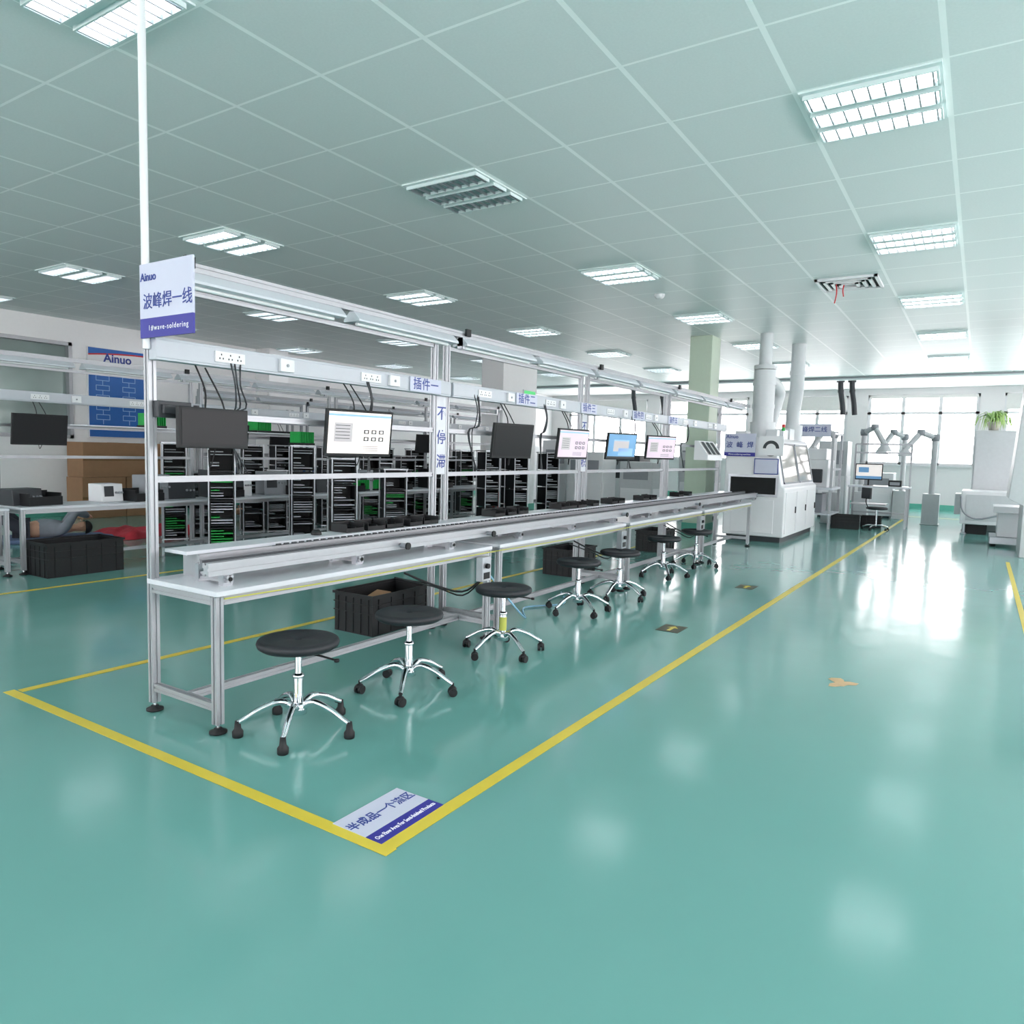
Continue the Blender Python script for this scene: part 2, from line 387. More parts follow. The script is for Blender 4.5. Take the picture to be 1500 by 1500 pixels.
# bridging panels with slogans
def slogan(y,txt,label):
    r=thing('slogan_panel',label,'sign',(-3.80,y,0))
    B().box(-.01,0,-.07,.07,1.3,1.945).done('panel',board,r)
    for i,ch in enumerate(txt): text(ch,.125,(.001,.0,1.80-i*.2),FX,navy,r,bold=.001)
slogan(4.81,'不停滞','narrow white vertical panel with blue Chinese characters')
slogan(7.41,'不堆积','narrow white vertical panel with blue Chinese characters')
for y,t in ((4.5,'插件一'),(6.02,'插件二'),(7.35,'插件三'),(8.75,'插件四'),(10.0,'插件五')):
    r=thing('station_label','small white plate with blue Chinese lettering on the trunking','sign',(-3.722,y,0),group='station name plates')
    B().box(0,.008,-.19,.19,1.95,2.06).done('plate',wht,r)
    text(t,.1,(.0085,0,2.005),FX,navy,r,bold=.0008,spacing=1.1)
# light rail
tubeoff=M('tube_glass','#e4e8e8',.2,noise=0)
def lightrail(x,y,L,label,lit):
    r=thing('overhead_light_rail',label,'light fixture',(x,y,0),group='overhead fluorescent light rails')
    B().prof((0,0,2.48),(0,L,2.48),.05).done('rail',alu,r)
    n=int(L/1.27)
    for i in range(n):
        a=i*1.27+.06
        q=B().extr([(-.02,2.455),(.02,2.455),(.075,2.40),(.075,2.385),(-.075,2.385),(-.075,2.40)],a,a+1.15,0)
        bt=q.done('light_batten',batten,r)
        B().cyl((0,a+.05,2.375),(0,a+1.1,2.375),.0125,n=10).done('fluorescent_tube',lit,bt)
    for i in range(int(L/SP)+1):
        B().box(-.03,.03,i*SP+.0,i*SP+.04,2.36,2.46).box(.026,.05,i*SP+.03,i*SP+.09,2.47,2.53,1).done('bracket',[steel,blk],r)
    return r
lightrail(-3.78,2.42,11.75,'long silver rail carrying white fluorescent battens above the line',tubeoff)
lightrail(-9.41,.9,13.2,'long silver rail carrying white fluorescent battens above rear benches',tubeoff)
lightrail(-12.16,8.2,10.,'long silver rail carrying white fluorescent battens above rear benches',tubeoff)
# hanging sign with pole
sg=thing('hanging_line_sign','white and blue hanging board naming the wave-soldering line','sign',(-3.79,2.235,0))
B().cyl((0,.02,2.0),(0,.02,ZC),.02,n=16).done('pole',white,sg)
B().box(.0,.46,-.012,0,2.15,2.43).done('sign_board',wht,sg)
B().box(.0,.46,-.012,0,2.05,2.15).done('sign_band',blue,sg)
text('Ainuo',.058,(.08,-.0135,2.36),FY,navy,sg,bold=.001)
text('波峰焊一线',.086,(.245,-.0135,2.23),FY,navy,sg,bold=.0003)
text('1#wave-soldering',.039,(.25,-.0135,2.098),FY,letw,sg,sx=.95,spacing=1.3)
# ---------------------------------------------------------------- conveyor & boards
for k in range(4):
    y=2.36+SP*k
    r=thing('parts_shelf_board','white laminate board raised above the bench top','shelf board',(-3.85,y,.752),group='raised white shelf boards')
    B().box(0.03,.235,0,2.59,.14,.16).done('board',board,r,bevel=.002)
    for yy in (.1,1.2,2.3): B().box(.05,.2,yy,yy+.03,0,.14).done('support',alu,r)
cv=thing('conveyor_track','long aluminium chain conveyor track running along the benches','conveyor',(-3.82,2.3,.752))
L=11.25
B().prof((.25,.1,.12),(.25,L,.12),.03,.05).done('rear_rail',alu,cv)
B().prof((.46,0,.095),(.46,L,.095),.05,.07).done('front_rail',alu,cv)
B().box(.432,.438,0,L,.128,.142).done('guide_strip',dark,cv)
B().box(.28,.40,.3,L,.07,.075).done('drip_tray',dark,cv)
ch=B();vs=[];yy=0.
st_=[]
for i in range(10,int(L/.06)): st_+=[(i*.06,.147),(i*.06+.025,.147),(i*.06+.026,.156),(i*.06+.058,.156),(i*.06+.059,.147)]
for y_,z_ in st_: vs+=[(.245,y_,.144),(.258,y_,.144),(.258,y_,z_),(.245,y_,z_)]
fs=[(i*4+j,i*4+(j+1)%4,(i+1)*4+(j+1)%4,(i+1)*4+j) for i in range(len(st_)-1) for j in range(4)]+[(0,1,2,3),tuple(len(vs)-4+j for j in range(4))]
ch.add(vs,fs).done('chain',chainm,cv)
for i in range(12):
    y=.12+i*.98
    B().prof((.255,y,.035),(.5,y,.035),.04).cyl((.5,y,.035),(.505,y,.035),.012,mi=1,n=12).done('cross_support',[alu,hole],cv)
    B().box(.44,.48,y-.03,y+.03,0,.06).done('support_block',steel,cv); B().box(.235,.265,y-.03,y+.03,0,.095).done('support_block',steel,cv)
for y in (1.5,2.55,5.2,7.7): 
    B().cyl((.485,y,.085),(.54,y,.085),.018,n=16).cyl((.54,y,.085),(.552,y,.085),.025,n=16,mi=1).done('adjust_knob',[steel,blk],cv)
for y in (4.52,7.1,9.7):
    r=thing('control_box','small grey control box with knob under the bench edge','control box',(-3.21,y,.5),group='bench control boxes')
    B().box(0,.06,0,.12,0,.19).done('box_body',steel,r,bevel=.004); B().cyl((.06,.06,.12),(.08,.06,.12),.02,n=14).done('knob',blk,r); B().box(.06,.062,.02,.1,.02,.07).done('rating_plate',blk,r)
    B().tube([(.02,.02,0),(-.02,-.15,-.06),(-.1,-.4,.02),(-.2,-.6,.12)],.008,8).done('cable',blk,r)
    B().tube([(.02,.04,0),(-.05,-.1,-.1),(-.15,-.3,-.02),(-.2,-.7,.1)],.006,8).done('cable',blk,r)
B().tube([(-3.205,2.3,.715),(-3.205,3.4,.70),(-3.205,4.6,.71),(-3.205,6.,.70),(-3.205,8.,.71),(-3.205,10,.70),(-3.205,12.5,.71)],.004,6).done('grounding_cable',M('cable_yellow_green','#c6c455',.5),label='thin yellow-green cable along the bench front edge',cat='cable')
B().tube([(-3.5,5.0,.55),(-3.3,5.2,.2),(-3.35,5.5,.02),(-3.6,5.9,.012),(-3.4,6.3,.012),(-3.7,6.8,.012)],.008,8,sub=8).done('air_hose',M('hose_blue','#8fc1dd',.4),label='pale blue air hose trailing onto the floor',cat='hose')
# component bins
def cbin():
    r=thing('component_bin','small open black antistatic parts bin on the shelf board','parts bin',(0,0,0),group='black antistatic parts bins')
    b=B();w,l,h=.075,.085,.065
    b.box(-w,w,-l,l,0,.005).box(-w,-w+.005,-l,l,0,h).box(-w,w,-l,-l+.005,0,h*.9).box(-w,w,l-.005,l,0,h*.9).box(w-.005,w,-l,l,0,h*.45).box(-w,w,-.003,.003,0,h*.6)
    b.done('bin_body',blk,r)
    c=B()
    for i in range(14):
        x=random.uniform(-.06,.06);y=random.uniform(-.07,.06);c.box(x,x+.012,y,y+.012,.005,.018)
    c.done('components',grey,r); return r
cb=cbin(); cb.location=(-3.73,3.68,.913)
for y in [3.90,4.10,4.32,4.52, 5.5,5.7,5.92, 6.75,6.95,7.15,7.5,8.0,8.2,8.95,9.25,10.3,10.7]:
    dup(cb,(-3.73+random.uniform(-.01,.01),y,.913),random.uniform(-.12,.12))
B().lathe([(.001,.036),(.02,.034),(.032,.02),(.036,.004),(.034,0)],n=20).done('computer_mouse',blk,label='black computer mouse on the white board',cat='computer mouse',loc=(-3.72,3.38,.914))
# ---------------------------------------------------------------- monitors
def monitor(loc,rz,scr,label,w=.52,h=.32,tilt=.12,behind=.17,up_=.07,style='doc'):
    r=thing('monitor',label,'monitor',loc,rz)
    R=Matrix.Rotation(tilt,4,'Y')
    hs=B().box(-.03,.0,-w/2,w/2,-h/2,h/2,0,R).box(-.055,-.03,-w/2+.06,w/2-.06,-h/2+.05,h/2-.04,0,R).done('housing',blk,r,bevel=.004)
    s=B().box(.0005,.002,-w/2+.016,w/2-.016,-h/2+.022,h/2-.016,0,R)
    if style=='doc':
        s.box(.002,.0026,-w/2+.016,w/2-.016,h/2-.045,h/2-.03,2,R)
        s.box(.002,.0026,-.20,-.06,-.06,.07,3,R)
        for i in range(2):
            for j in range(3): s.box(.002,.0026,.03+j*.06,.07+j*.06,.0-i*.05,.028-i*.05,1,R).box(.0026,.003,.04+j*.06,.06+j*.06,.006-i*.05,.022-i*.05,0,R)
        for i in range(5): s.box(.0026,.003,-.19,-.08,.05-i*.022,.054-i*.022,1,R)
        for i in range(3): s.box(.002,.0026,.0,.15,-.09-i*.014,-.087-i*.014,1,R)
    if style=='win':
        s.box(.002,.0026,-.15,.12,-.06,.08,3,R).box(.0026,.003,-.15,.12,.065,.08,2,R).box(.002,.0026,-w/2+.016,w/2-.016,-h/2+.022,-h/2+.04,1,R).box(.002,.0026,-.06,.2,-.11,-.02,2,R)
    s.done('screen',[scr,dark,scrH,scrG],hs)
    c,s_=math.cos(-rz),math.sin(-rz)
    bx,by=-behind*c,-behind*s_
    B().box(-.075,-.05,-.05,.05,-.05,.05).cyl((-.065,0,0),(bx,by,up_),.014,n=12).cyl((bx,by,up_-.12),(bx,by,up_+.06),.016,n=12).done('mount_arm',dark,r)
    if up_>0:
        B().tube([(-.06,.05,-.05),(-.12,.1,-.1),(-.1,.14,.1),(bx+.01,by+.05,.35)],.005,6).done('cable',blk,r)
        B().tube([(-.06,-.02,.1),(-.09,.0,.22),(bx+.02,by-.03,.38)],.005,6).done('cable',blk,r)
        B().tube([(-.06,.0,-.12),(-.08,.02,-.22),(-.1,.06,-.16),(-.1,.1,.0)],.004,6).done('cable',blk,r)
    return r
lit='black-framed monitor with a lit document screen hung above the bench'
monitor((-3.64,2.56,1.59),-.0,scrO,'black monitor with dark screen hung above the bench',.44,.225,.0,style='')
monitor((-3.62,3.68,1.60),-.25,scrW,lit)
monitor((-3.64,5.68,1.60),-.2,scrO,'black monitor with dark screen hung above the bench',style='')
monitor((-3.64,6.86,1.60),-.18,scrP,'black-framed monitor with a pale pink lit screen above the bench')
monitor((-3.64,8.10,1.60),-.3,scrB,'black-framed monitor with a blue lit screen above the bench',style='win')
monitor((-3.64,9.38,1.61),-.45,scrP,lit)
m7=monitor((-9.25,4.2,1.62),0,scrO,'black monitor with dark screen on a rear bench',.6,.36,style='')
dup(m7,(-9.25,6.8,1.62),.1); dup(m7,(-9.25,9.3,1.62)); dup(m7,(-9.25,11.3,1.62),-.2); dup(m7,(-12.0,10.,1.62)); dup(m7,(-12.0,13.,1.62),.2)
B().box(0,.05,0,.2,0,.09).box(.05,.07,.02,.18,.02,.07).done('power_adapter_box',dark,label='dark power adapter box fixed to the frame rail',cat='power box',loc=(-3.80,2.29,1.64),bevel=.004)
for y in (2.75,3.9,5.2,6.4,8.6,10.6):
    q=B()
    for k in range(3):
        a=random.uniform(-.06,.06);q.tube([(-3.73,y+a,1.99),(-3.70,y+a*.5,1.85),(-3.75,y+a+.05,1.72),(-3.79,y-a,1.66),(-3.80,y+.1+a,1.33)],.005,6)
    q.done('cable_bundle',dark,label='dark power cables hanging from the trunking sockets',cat='cable',group='hanging cables')
# white instrument pair on shelf
ins=thing('display_unit','white sloped instrument panel box on the frame','instrument',(-3.75,11.05,1.45))
B().extr([(0,0),(.22,0),(.22,.08),(.06,.3),(0,.3)],0,.75).done('case',white,ins,bevel=.004)
for k in range(3): B().add([(.222,.06+k*.22,.092),(.222,.2+k*.22,.092),(.082,.2+k*.22,.285),(.082,.06+k*.22,.285)],[(0,1,2,3)],0).done('display',dark,ins)
# stools
def stool(glide=False,tape=False,seatm=None):
    r=thing('stool','round black rubber stool with chrome column and five-star base on casters','stool',(0,0,0),group='round black workshop stools')
    st=B().lathe([(.12,.445),(.19,.450),(.207,.462),(.212,.478),(.207,.492),(.195,.499),(.17,.499),(.15,.494),(.02,.494),(.018,.488),(.002,.488)],n=48).done('seat',seatm or rubber,r)
    B().cyl((0,0,.425),(0,0,.447),.06,n=20).done('seat_plate',blk,st)
    cl=B().cyl((0,0,.10),(0,0,.30),.026,n=20).cyl((0,0,.30),(0,0,.43),.017,n=20).lathe([(.03,.29),(.032,.30),(.022,.312)],n=20).done('column',chrome,r)
    B().tube([(.02,0,.425),(.12,.03,.42),(.2,.06,.405)],.006,8).lathe([(.012,-.008),(.014,0),(.012,.008)],(.215,.066,.402),12).done('lever',blk,st)
    B().lathe([(.03,.09),(.045,.095),(.045,.15),(.03,.158)],n=24).done('hub',chrome,r)
    for i in range(5):
        a=2*math.pi*i/5+.3;c,s=math.cos(a),math.sin(a)
        P=lambda rr,z:(rr*c,rr*s,z)
        lg=B().tube([P(.03,.135),P(.09,.165),P(.18,.14),P(.26,.095),P(.30,.075)],(.020,.013),10).done('base_leg',chrome,r)
        if glide:
            B().lathe([(.026,0),(.028,.006),(.028,.03),(.018,.045),(.014,.085)],P(.30,0),16).done('glide_foot',blk,lg)
        else:
            k=random.uniform(0,6.28); t2=Vector((math.cos(k),math.sin(k),0)); p=Vector(P(.30,.027))
            w=B()
            for sg_ in (-1,1): w.cyl(p+t2*sg_*.006,p+t2*sg_*.024,.0265,n=18)
            w.cyl(p,p+Vector((0,0,.055)),.009,n=10)
            w.lathe([(.024,.02),(.026,.03),(.018,.042),(.01,.046)],tuple(p-Vector((0,0,.01))),14)
            w.done('caster',blk,lg)
    if tape: B().cyl((0,0,.17),(0,0,.27),.0275,n=20).done('tape_wrap',M('tape_yellow_green','#b9bd58',.5),cl)
    return r
s1=stool(True); s1.location=(-2.95,2.56,0); s1['label']='round black stool with chrome five-star base on fixed glides'
s3=stool(False,True); s3.location=(-2.93,4.49,0); s3.rotation_euler=(0,0,.5); s3['label']='round black stool with yellow tape round its chrome column'
s2=stool(); s2.location=(-2.92,3.41,0); s2.rotation_euler=(0,0,1.2)
for x,y,a in ((-3.14,6.10,.4),(-3.12,7.0,1.9),(-3.25,8.6,2.5),(-3.22,9.75,.9)): dup(s2,(x,y,0),a)
# crates
def crate(x,y,rz,lx,ly,h,label):
    r=thing('storage_crate',label,'crate',(x,y,0),rz,group='black plastic crates'); t=.012
    b=B().box(-lx,lx,-ly,ly,.0,.012).box(-lx,-lx+t,-ly,ly,.012,h).box(lx-t,lx,-ly,ly,.012,h).box(-lx+t,lx-t,-ly,-ly+t,.012,h).box(-lx+t,lx-t,ly-t,ly,.012,h)
    for z in (h*.55,h*.78):
        b.box(-lx-.008,lx+.008,-ly-.008,-ly,z,z+.008).box(-lx-.008,lx+.008,ly,ly+.008,z,z+.008).box(-lx-.008,-lx,-ly,ly,z,z+.008).box(lx,lx+.008,-ly,ly,z,z+.008)
    for i in range(5):
        yy=-ly+ly*2*(i+.5)/5
        b.box(lx,lx+.007,yy-.004,yy+.004,.01,h*.95).box(-lx-.007,-lx,yy-.004,yy+.004,.01,h*.95)
        xx=-lx+lx*2*(i+.5)/5; b.box(xx-.004,xx+.004,-ly-.007,-ly,.01,h*.95)
    b.done('crate_body',blk,r)
    q=B()
    for sx_ in (-1,1): q.box(sx_*(lx+.007)-.007,sx_*(lx+.007)+.007,-ly-.014,ly+.014,h,h+.02)
    for sy_ in (-1,1): q.box(-lx,lx,sy_*(ly+.007)-.007,sy_*(ly+.007)+.007,h,h+.02)
    q.done('crate_rim',blk,r)
    return r
c=crate(-4.2,4.58,.0,.21,.37,.31,'open black plastic crate with packing pieces under the bench')
B().box(-.1,.06,-.2,.1,.27,.275,0,Matrix.Rotation(.3,4,'X')).done('packing_piece',cardb,c)
B().box(-.05,.1,.0,.2,.22,.225,0,Matrix.Rotation(-.25,4,'Y')).done('packing_piece',cardb,c)
crate(-4.3,8.1,.0,.2,.33,.31,'open black plastic crate under the bench')
crate(-8.70,4.28,.0,.26,.42,.36,'large open black plastic crate on the floor')
crate(-4.3,11.,.0,.2,.33,.31,'open black plastic crate under the bench')
# ---------------------------------------------------------------- wave soldering machine
W=thing('wave_soldering_machine','large white wave-soldering machine with sloped glass hood and conveyor mouth','machine',(-3.95,13.4,0))
LY=2.9
B().extr([(.0,.1),(1.08,.1),(1.08,.98),(1.02,1.02),(.86,1.82),(.80,1.88),(0,1.88)],0,LY).done('cabinet',white,W,bevel=.02)
B().box(.06,1.02,.05,LY-.05,.0,.1).done('plinth',dark,W)
B().box(.12,.92,-.012,.0,.86,1.16).done('conveyor_mouth',hole,W)
B().box(.08,.96,-.03,0,1.16,1.2).box(.08,.96,-.03,0,.82,.86).box(.08,.12,-.03,0,.86,1.16).box(.92,.96,-.03,0,.86,1.16).done('mouth_frame',steel,W)
def slope(z): return 1.02-(z-1.02)/.8*.16
for a,b2 in ((.2,1.38),(1.52,2.7)):
    wd=B().add([(slope(1.08)+.012,a,1.08),(slope(1.08)+.012,b2,1.08),(slope(1.76)+.012,b2,1.76),(slope(1.76)+.012,a,1.76)],[(0,1,2,3)]).done('viewing_window',yglass,W)
    q=B()
    for z in (1.05,1.76): q.box(slope(z)-.01,slope(z)+.025,a-.03,b2+.03,z,z+.03)
    for yy in (a-.03,b2): q.add([(slope(1.05)+d,yy+e,1.05) for d in (0,.022) for e in (0,.03)]+[(slope(1.79)+d,yy+e,1.79) for d in (0,.022) for e in (0,.03)],[(0,1,3,2),(4,6,7,5),(0,4,5,1),(2,3,7,6),(0,2,6,4),(1,5,7,3)])
    q.done('window_frame',grey,wd)
for i in range(3): 
    d_=B().box(1.08,1.092,.08+i*.93,.08+i*.93+.87,.16,.9).done('access_door',white,W,bevel=.004)
    B().box(1.092,1.11,.85+i*.93,.88+i*.93,.5,.62).done('door_handle',blk,d_)
B().box(.15,.9,-.012,0,.16,.76).done('end_door',white,W,bevel=.004)
B().cyl((.95,.2,1.8),(.95,.2,2.0),.012,n=10).cyl((.95,.2,2.0),(.95,.2,2.06),.03,n=14,mi=1).cyl((.95,.2,2.06),(.95,.2,2.12),.03,n=14,mi=2).done('signal_lamp',[steel,green,redm],W)
B().cyl((.33,1.2,1.86),(.33,1.2,2.2),.24,n=24).done('exhaust_collar',ductm,W); B().cyl((.6,2.6,1.86),(.6,2.6,2.2),.2,n=24).done('exhaust_collar',ductm,W)
B().cyl((.33,1.8,1.86),(.33,1.8,2.1),.16,n=24).done('exhaust_collar',ductm,W)
for a in ((.6,.8,.4,.6,2.03),(.1,.3,.2,.5,2.0),(.5,.75,1.7,2.1,2.1),(.55,.8,.9,1.3,2.05)): B().box(a[0],a[1],a[2],a[3],1.86,a[4]).done('fan_housing',ductm,W,bevel=.01)
ms=thing('machine_sign','white and blue board naming the wave-soldering machine','sign',(-3.97,13.36,0))
B().box(.0,.56,0,.02,1.6,1.94).done('sign_board',wht,ms); B().box(0,.56,-.003,0,1.53,1.6).done('sign_band',blue,ms)
text('Ainuo',.09,(.14,-.004,1.88),FY,navy,ms,bold=.001); text('波  峰  焊',.12,(.28,-.004,1.73),FY,navy,ms,bold=.001); text('Wave-soldering machine',.04,(.28,-.006,1.565),FY,letw,ms)
gp=thing('pressure_gauge_panel','white board with round arc gauge on the machine end','gauge',(-3.35,13.36,0))
B().box(0,.42,0,.03,1.55,1.9).done('gauge_board',white,gp)
B().cyl((.21,-.004,1.68),(.21,.0,1.68),.14,n=28).done('gauge_dial',dark,gp); B().box(.04,.38,-.006,-.0045,1.555,1.68).cyl((.21,-.008,1.68),(.21,-.0045,1.68),.085,n=20).done('gauge_cover',white,gp)
nb=thing('notice_sheet','blue-edged paper notice fixed to the machine','notice',(-3.42,13.37,0))
B().box(0,.42,0,.015,1.22,1.5).done('sheet_border',navy,nb); B().box(.015,.405,-.003,0,1.235,1.485).done('sheet',wht,nb)
# ducts
def duct(name,pts,r,label,mat=ductm,joints=()):
    q=B().tube(pts,r,20,0,6)
    for (p,rr) in joints: q.cyl((p[0],p[1],p[2]-.04),(p[0],p[1],p[2]+.04),rr,n=24)
    return q.done(name,mat,label=label,cat='duct')
duct('exhaust_duct',[(-3.62,14.6,2.2),(-3.62,14.6,2.5),(-3.62,14.6,2.95),(-3.62,14.6,3.2)],.2,'wide white exhaust duct rising from the machine',joints=[((-3.62,14.6,2.95),.215),((-3.62,14.6,2.5),.21)])
duct('exhaust_duct',[(-3.62,14.6,3.2),(-3.62,14.6,3.5),(-3.62,14.6,ZC)],.12,'white exhaust duct rising to the ceiling',joints=[((-3.62,14.6,3.25),.205)])
duct('exhaust_duct',[(-3.62,15.2,2.1),(-3.55,15.35,2.6),(-3.5,15.3,2.85),(-3.55,14.95,3.0),(-3.6,14.75,3.02)],.12,'white elbow exhaust duct joining the larger duct')
duct('exhaust_duct',[(-3.35,16.0,2.2),(-3.35,16.0,2.5),(-3.35,16.2,2.95),(-3.35,16.2,3.3),(-3.35,16.2,ZC)],.14,'white exhaust duct rising to the ceiling',joints=[((-3.35,16.2,3.3),.155)])
for x,y in ((-10.6,24.4),(-9.6,24.6),(-3.65,23.6),(-3.35,23.7)):
    duct('flexible_duct',[(x,y,ZC),(x+.02,y,3.55),(x+.08,y,3.2),(x+.12,y,2.85)],.075,'black flexible extraction duct hanging from the ceiling',dark,joints=[((x+.02,y,3.55),.085),((x,y,3.85),.11)])
# ---------------------------------------------------------------- far stations
cabg=M('cabinet_grey','#c2c5c8',.4)
st=thing('rework_station','white rework station with overhead frame and name board','workstation',(-3.6,17.0,0))
q=B()
for x in (0,.9):
    for y in (0,1.1): q.prof((x,y,0),(x,y,2.1),.05)
q.prof((0,0,2.08),(.9,0,2.08)).prof((.9,0,2.08),(.9,1.1,2.08)).prof((0,1.1,2.08),(.9,1.1,2.08)).prof((.9,0,1.3),(.9,1.1,1.3))
q.done('frame',alu,st); B().box(-.03,.93,-.03,1.13,.85,.9).done('shelf',board,st); B().box(-.03,.93,-.03,1.13,.3,.33).done('shelf',board,st)
B().box(.1,.8,.15,.95,.9,1.5).box(.15,.75,.2,.9,1.5,1.75).box(.2,.7,.1,.15,1.0,1.3,1).done('equipment_case',[white,dark],st,bevel=.02)
B().box(.2,.7,.3,.8,.33,.75).done('lower_unit',grey,st,bevel=.02)
B().box(.05,.85,-.06,-.03,2.0,2.28).done('sign_board',wht,st); text('波峰焊二线',.13,(.45,-.062,2.15),FY,navy,st,bold=.001)
def farm(x,y,h,dx):
    ar=thing('fume_extractor','jointed white fume extraction arm with conical hood','fume extractor',(x,y,0),group='fume extraction arms')
    B().box(-.18,.18,-.18,.18,.03,.75).box(-.2,.2,-.2,.2,0,.03).done('filter_unit',cabg,ar,bevel=.01)
    B().cyl((0,0,.75),(0,0,h),.065,n=16).cyl((0,0,h),(dx*.5,-.2,h+.12),.065,n=16).cyl((dx*.5,-.2,h+.12),(dx,-.35,h-.3),.065,n=16).done('arm',cabg,ar)
    B().lathe([(.08,-.08),(.095,0),(.08,.08)],(0,0,h),14).done('joint',grey,ar); B().lathe([(.08,-.07),(.09,0),(.08,.07)],(dx*.5,-.2,h+.12),14).done('joint',grey,ar)
    B().cyl((dx,-.35,h-.28),(dx,-.35,h-.46),.07,.17,n=20).done('hood',cabg,ar)
farm(-.95,20.3,2.1,-.6); farm(-2.45,19.8,2.2,.5); farm(-2.95,18.7,2.1,-.4); farm(-1.7,21.6,2.15,-.5)
dk=thing('desk','white desk with metal legs beside the machine','desk',(-2.55,18.35,0))
B().box(0,1.25,0,.7,.9,.94).done('desk_top',board,dk,bevel=.004)
for x in (.04,1.21):
    for y in (.04,.66): B().prof((x,y,0),(x,y,.9),.045).done('leg',alu,dk)
B().prof((.06,.66,.3),(1.19,.66,.3),.04).box(.06,.8,.05,.6,.5,.53).done('lower_shelf',alu,dk)
for x in (.04,1.21): B().prof((x,.66,.94),(x,.66,1.9),.04).done('upright',alu,dk)
for z in (1.7,1.9): B().prof((.04,.66,z),(1.21,.66,z),.04).done('upper_rail',alu,dk)
dm=thing('desktop_monitor','black desktop monitor with blue-white lit screen on the desk','monitor',(-2.15,18.55,.94),-.1)
hs=B().box(-.29,.29,0,.03,.13,.5).done('housing',blk,dm,bevel=.004); B().box(-.27,.27,-.003,0,.155,.48).box(-.27,.27,-.004,-.003,.155,.22,1).box(-.22,.0,-.004,-.003,.3,.42,1).done('screen',[scrW,scrB],hs)
B().cyl((0,.015,0),(0,.015,.15),.02,n=12).cyl((0,.015,0),(0,.015,.012),.11,n=24).done('stand',blk,dm)
B().box(-.13,.13,-.1,.1,0,.14).box(-.1,.1,-.101,-.1,.03,.1,1).done('soldering_unit',[blk,grey],label='small black soldering unit on the desk',cat='instrument',loc=(-1.6,18.6,.94),bevel=.01)
oc=thing('office_chair','small black swivel chair with chrome star base','chair',(-1.85,17.75,0),.6)
B().lathe([(.15,.44),(.21,.45),(.22,.48),(.2,.5),(.01,.51)],n=28).done('seat',rubber,oc); B().cyl((0,0,.08),(0,0,.44),.022,n=14).done('column',chrome,oc)
B().tube([(-.18,0,.46),(-.25,0,.6),(-.24,0,.75)],.012,8).box(-.27,-.23,-.18,.18,.68,.92).done('backrest',rubber,oc)
for i in range(5):
    a=2*math.pi*i/5; q=B().tube([(0,0,.1),(.15*math.cos(a),.15*math.sin(a),.1),(.27*math.cos(a),.27*math.sin(a),.06)],.014,8); q.lathe([(.025,0),(.027,.02),(.015,.05)],(.27*math.cos(a),.27*math.sin(a),0),12,1); q.done('base_leg',[chrome,blk],oc)
crate(-2.45,17.6,.1,.28,.2,.28,'black plastic crate on the floor beside the desk')
crate(-2.0,18.2,.0,.2,.12,.25,'black plastic crate on the floor under the desk')
# right side equipment
rmx=thing('low_machine','low white industrial machine with side box and feet','machine',(-.3,18.2,0))
B().box(0,1.6,0,1.1,.22,.93).done('body',white,rmx,bevel=.02); B().box(-.12,0,.2,.8,.4,.85).done('side_panel',cabg,rmx,bevel=.01); B().box(.1,1.2,-.02,0,.3,.85).done('side_panel',cabg,rmx)
B().tube([(.0,-.02,.8),(.05,-.12,.5),(.3,-.12,.35),(.7,-.1,.45)],.02,8).done('cable',grey,rmx)
B().box(.1,.5,.2,.5,.0,.2).done('base_box',blk,rmx)
for x in (.08,1.5):
    for y in (.08,1.0): B().cyl((x,y,0),(x,y,.22),.03,n=12).lathe([(.06,0),(.06,.02),(.03,.04)],(x,y,0),16).done('leg',steel,rmx)
cb2=thing('tall_cabinet','tall pale grey metal cabinet with panelled door','cabinet',(-.15,19.4,0))
B().box(0,.85,0,.7,0,2.25).done('cabinet_body',cabg,cb2,bevel=.015); dd=B().box(.03,.82,-.015,0,.08,2.2).done('door',cabg,cb2,bevel=.004); B().box(.74,.77,-.045,-.015,1.0,1.2).done('handle',steel,dd)
pl=thing('potted_plant','trailing green spider plant in a pale pot','plant',(.2,19.7,2.25))
B().lathe([(.09,0),(.13,.18),(.14,.2),(.11,.2),(.1,.17)],n=24).done('pot',pot,pl)
q=B()
for i in range(60):
    a=random.uniform(0,6.28);l=random.uniform(.3,.6);h=random.uniform(.05,.28);c_,s_=math.cos(a),math.sin(a);pw=.018
    pts=[(0,.18),(l*.4,.18+h),(l*.8,.18+h*.7),(l*1.0,.1-random.uniform(0,.1))]
    vs=[]
    for k,(rr,z) in enumerate(pts):
        ww=pw*(1,1.2,.8,.1)[k]; vs+=[(rr*c_-s_*ww,rr*s_+c_*ww,z),(rr*c_+s_*ww,rr*s_-c_*ww,z)]
    q.add(vs,[(0,1,3,2),(2,3,5,4),(4,5,7,6)],0,True)
q.done('leaves',leaf,pl)
pd=thing('pedestal_machine','white machine unit on a pedestal frame','machine',(.25,15.9,0))
B().box(0,1.2,0,.9,.62,.74).box(.08,1.1,.1,.8,.18,.62).done('body',white,pd,bevel=.01); B().box(-.03,1.2,-.03,.95,.05,.18).done('base',steel,pd,bevel=.01)
for x in (.03,1.1):
    for y in (.1,.8): B().cyl((x,y,0),(x,y,.05),.05,n=16).done('foot',blk,pd)
pc=thing('machine_cover','tall slanted white machine cover with black top unit','machine',(.42,14.3,0))
B().extr([(.2,.0),(1.4,.0),(1.4,3.0),(.13,3.0),(0.0,.95),(.08,.9),(.2,.85)],0,1.2).done('cover',cabg,pc,bevel=.01)
B().box(.1,.9,.1,.7,3.0,3.4).done('top_unit',blk,pc)
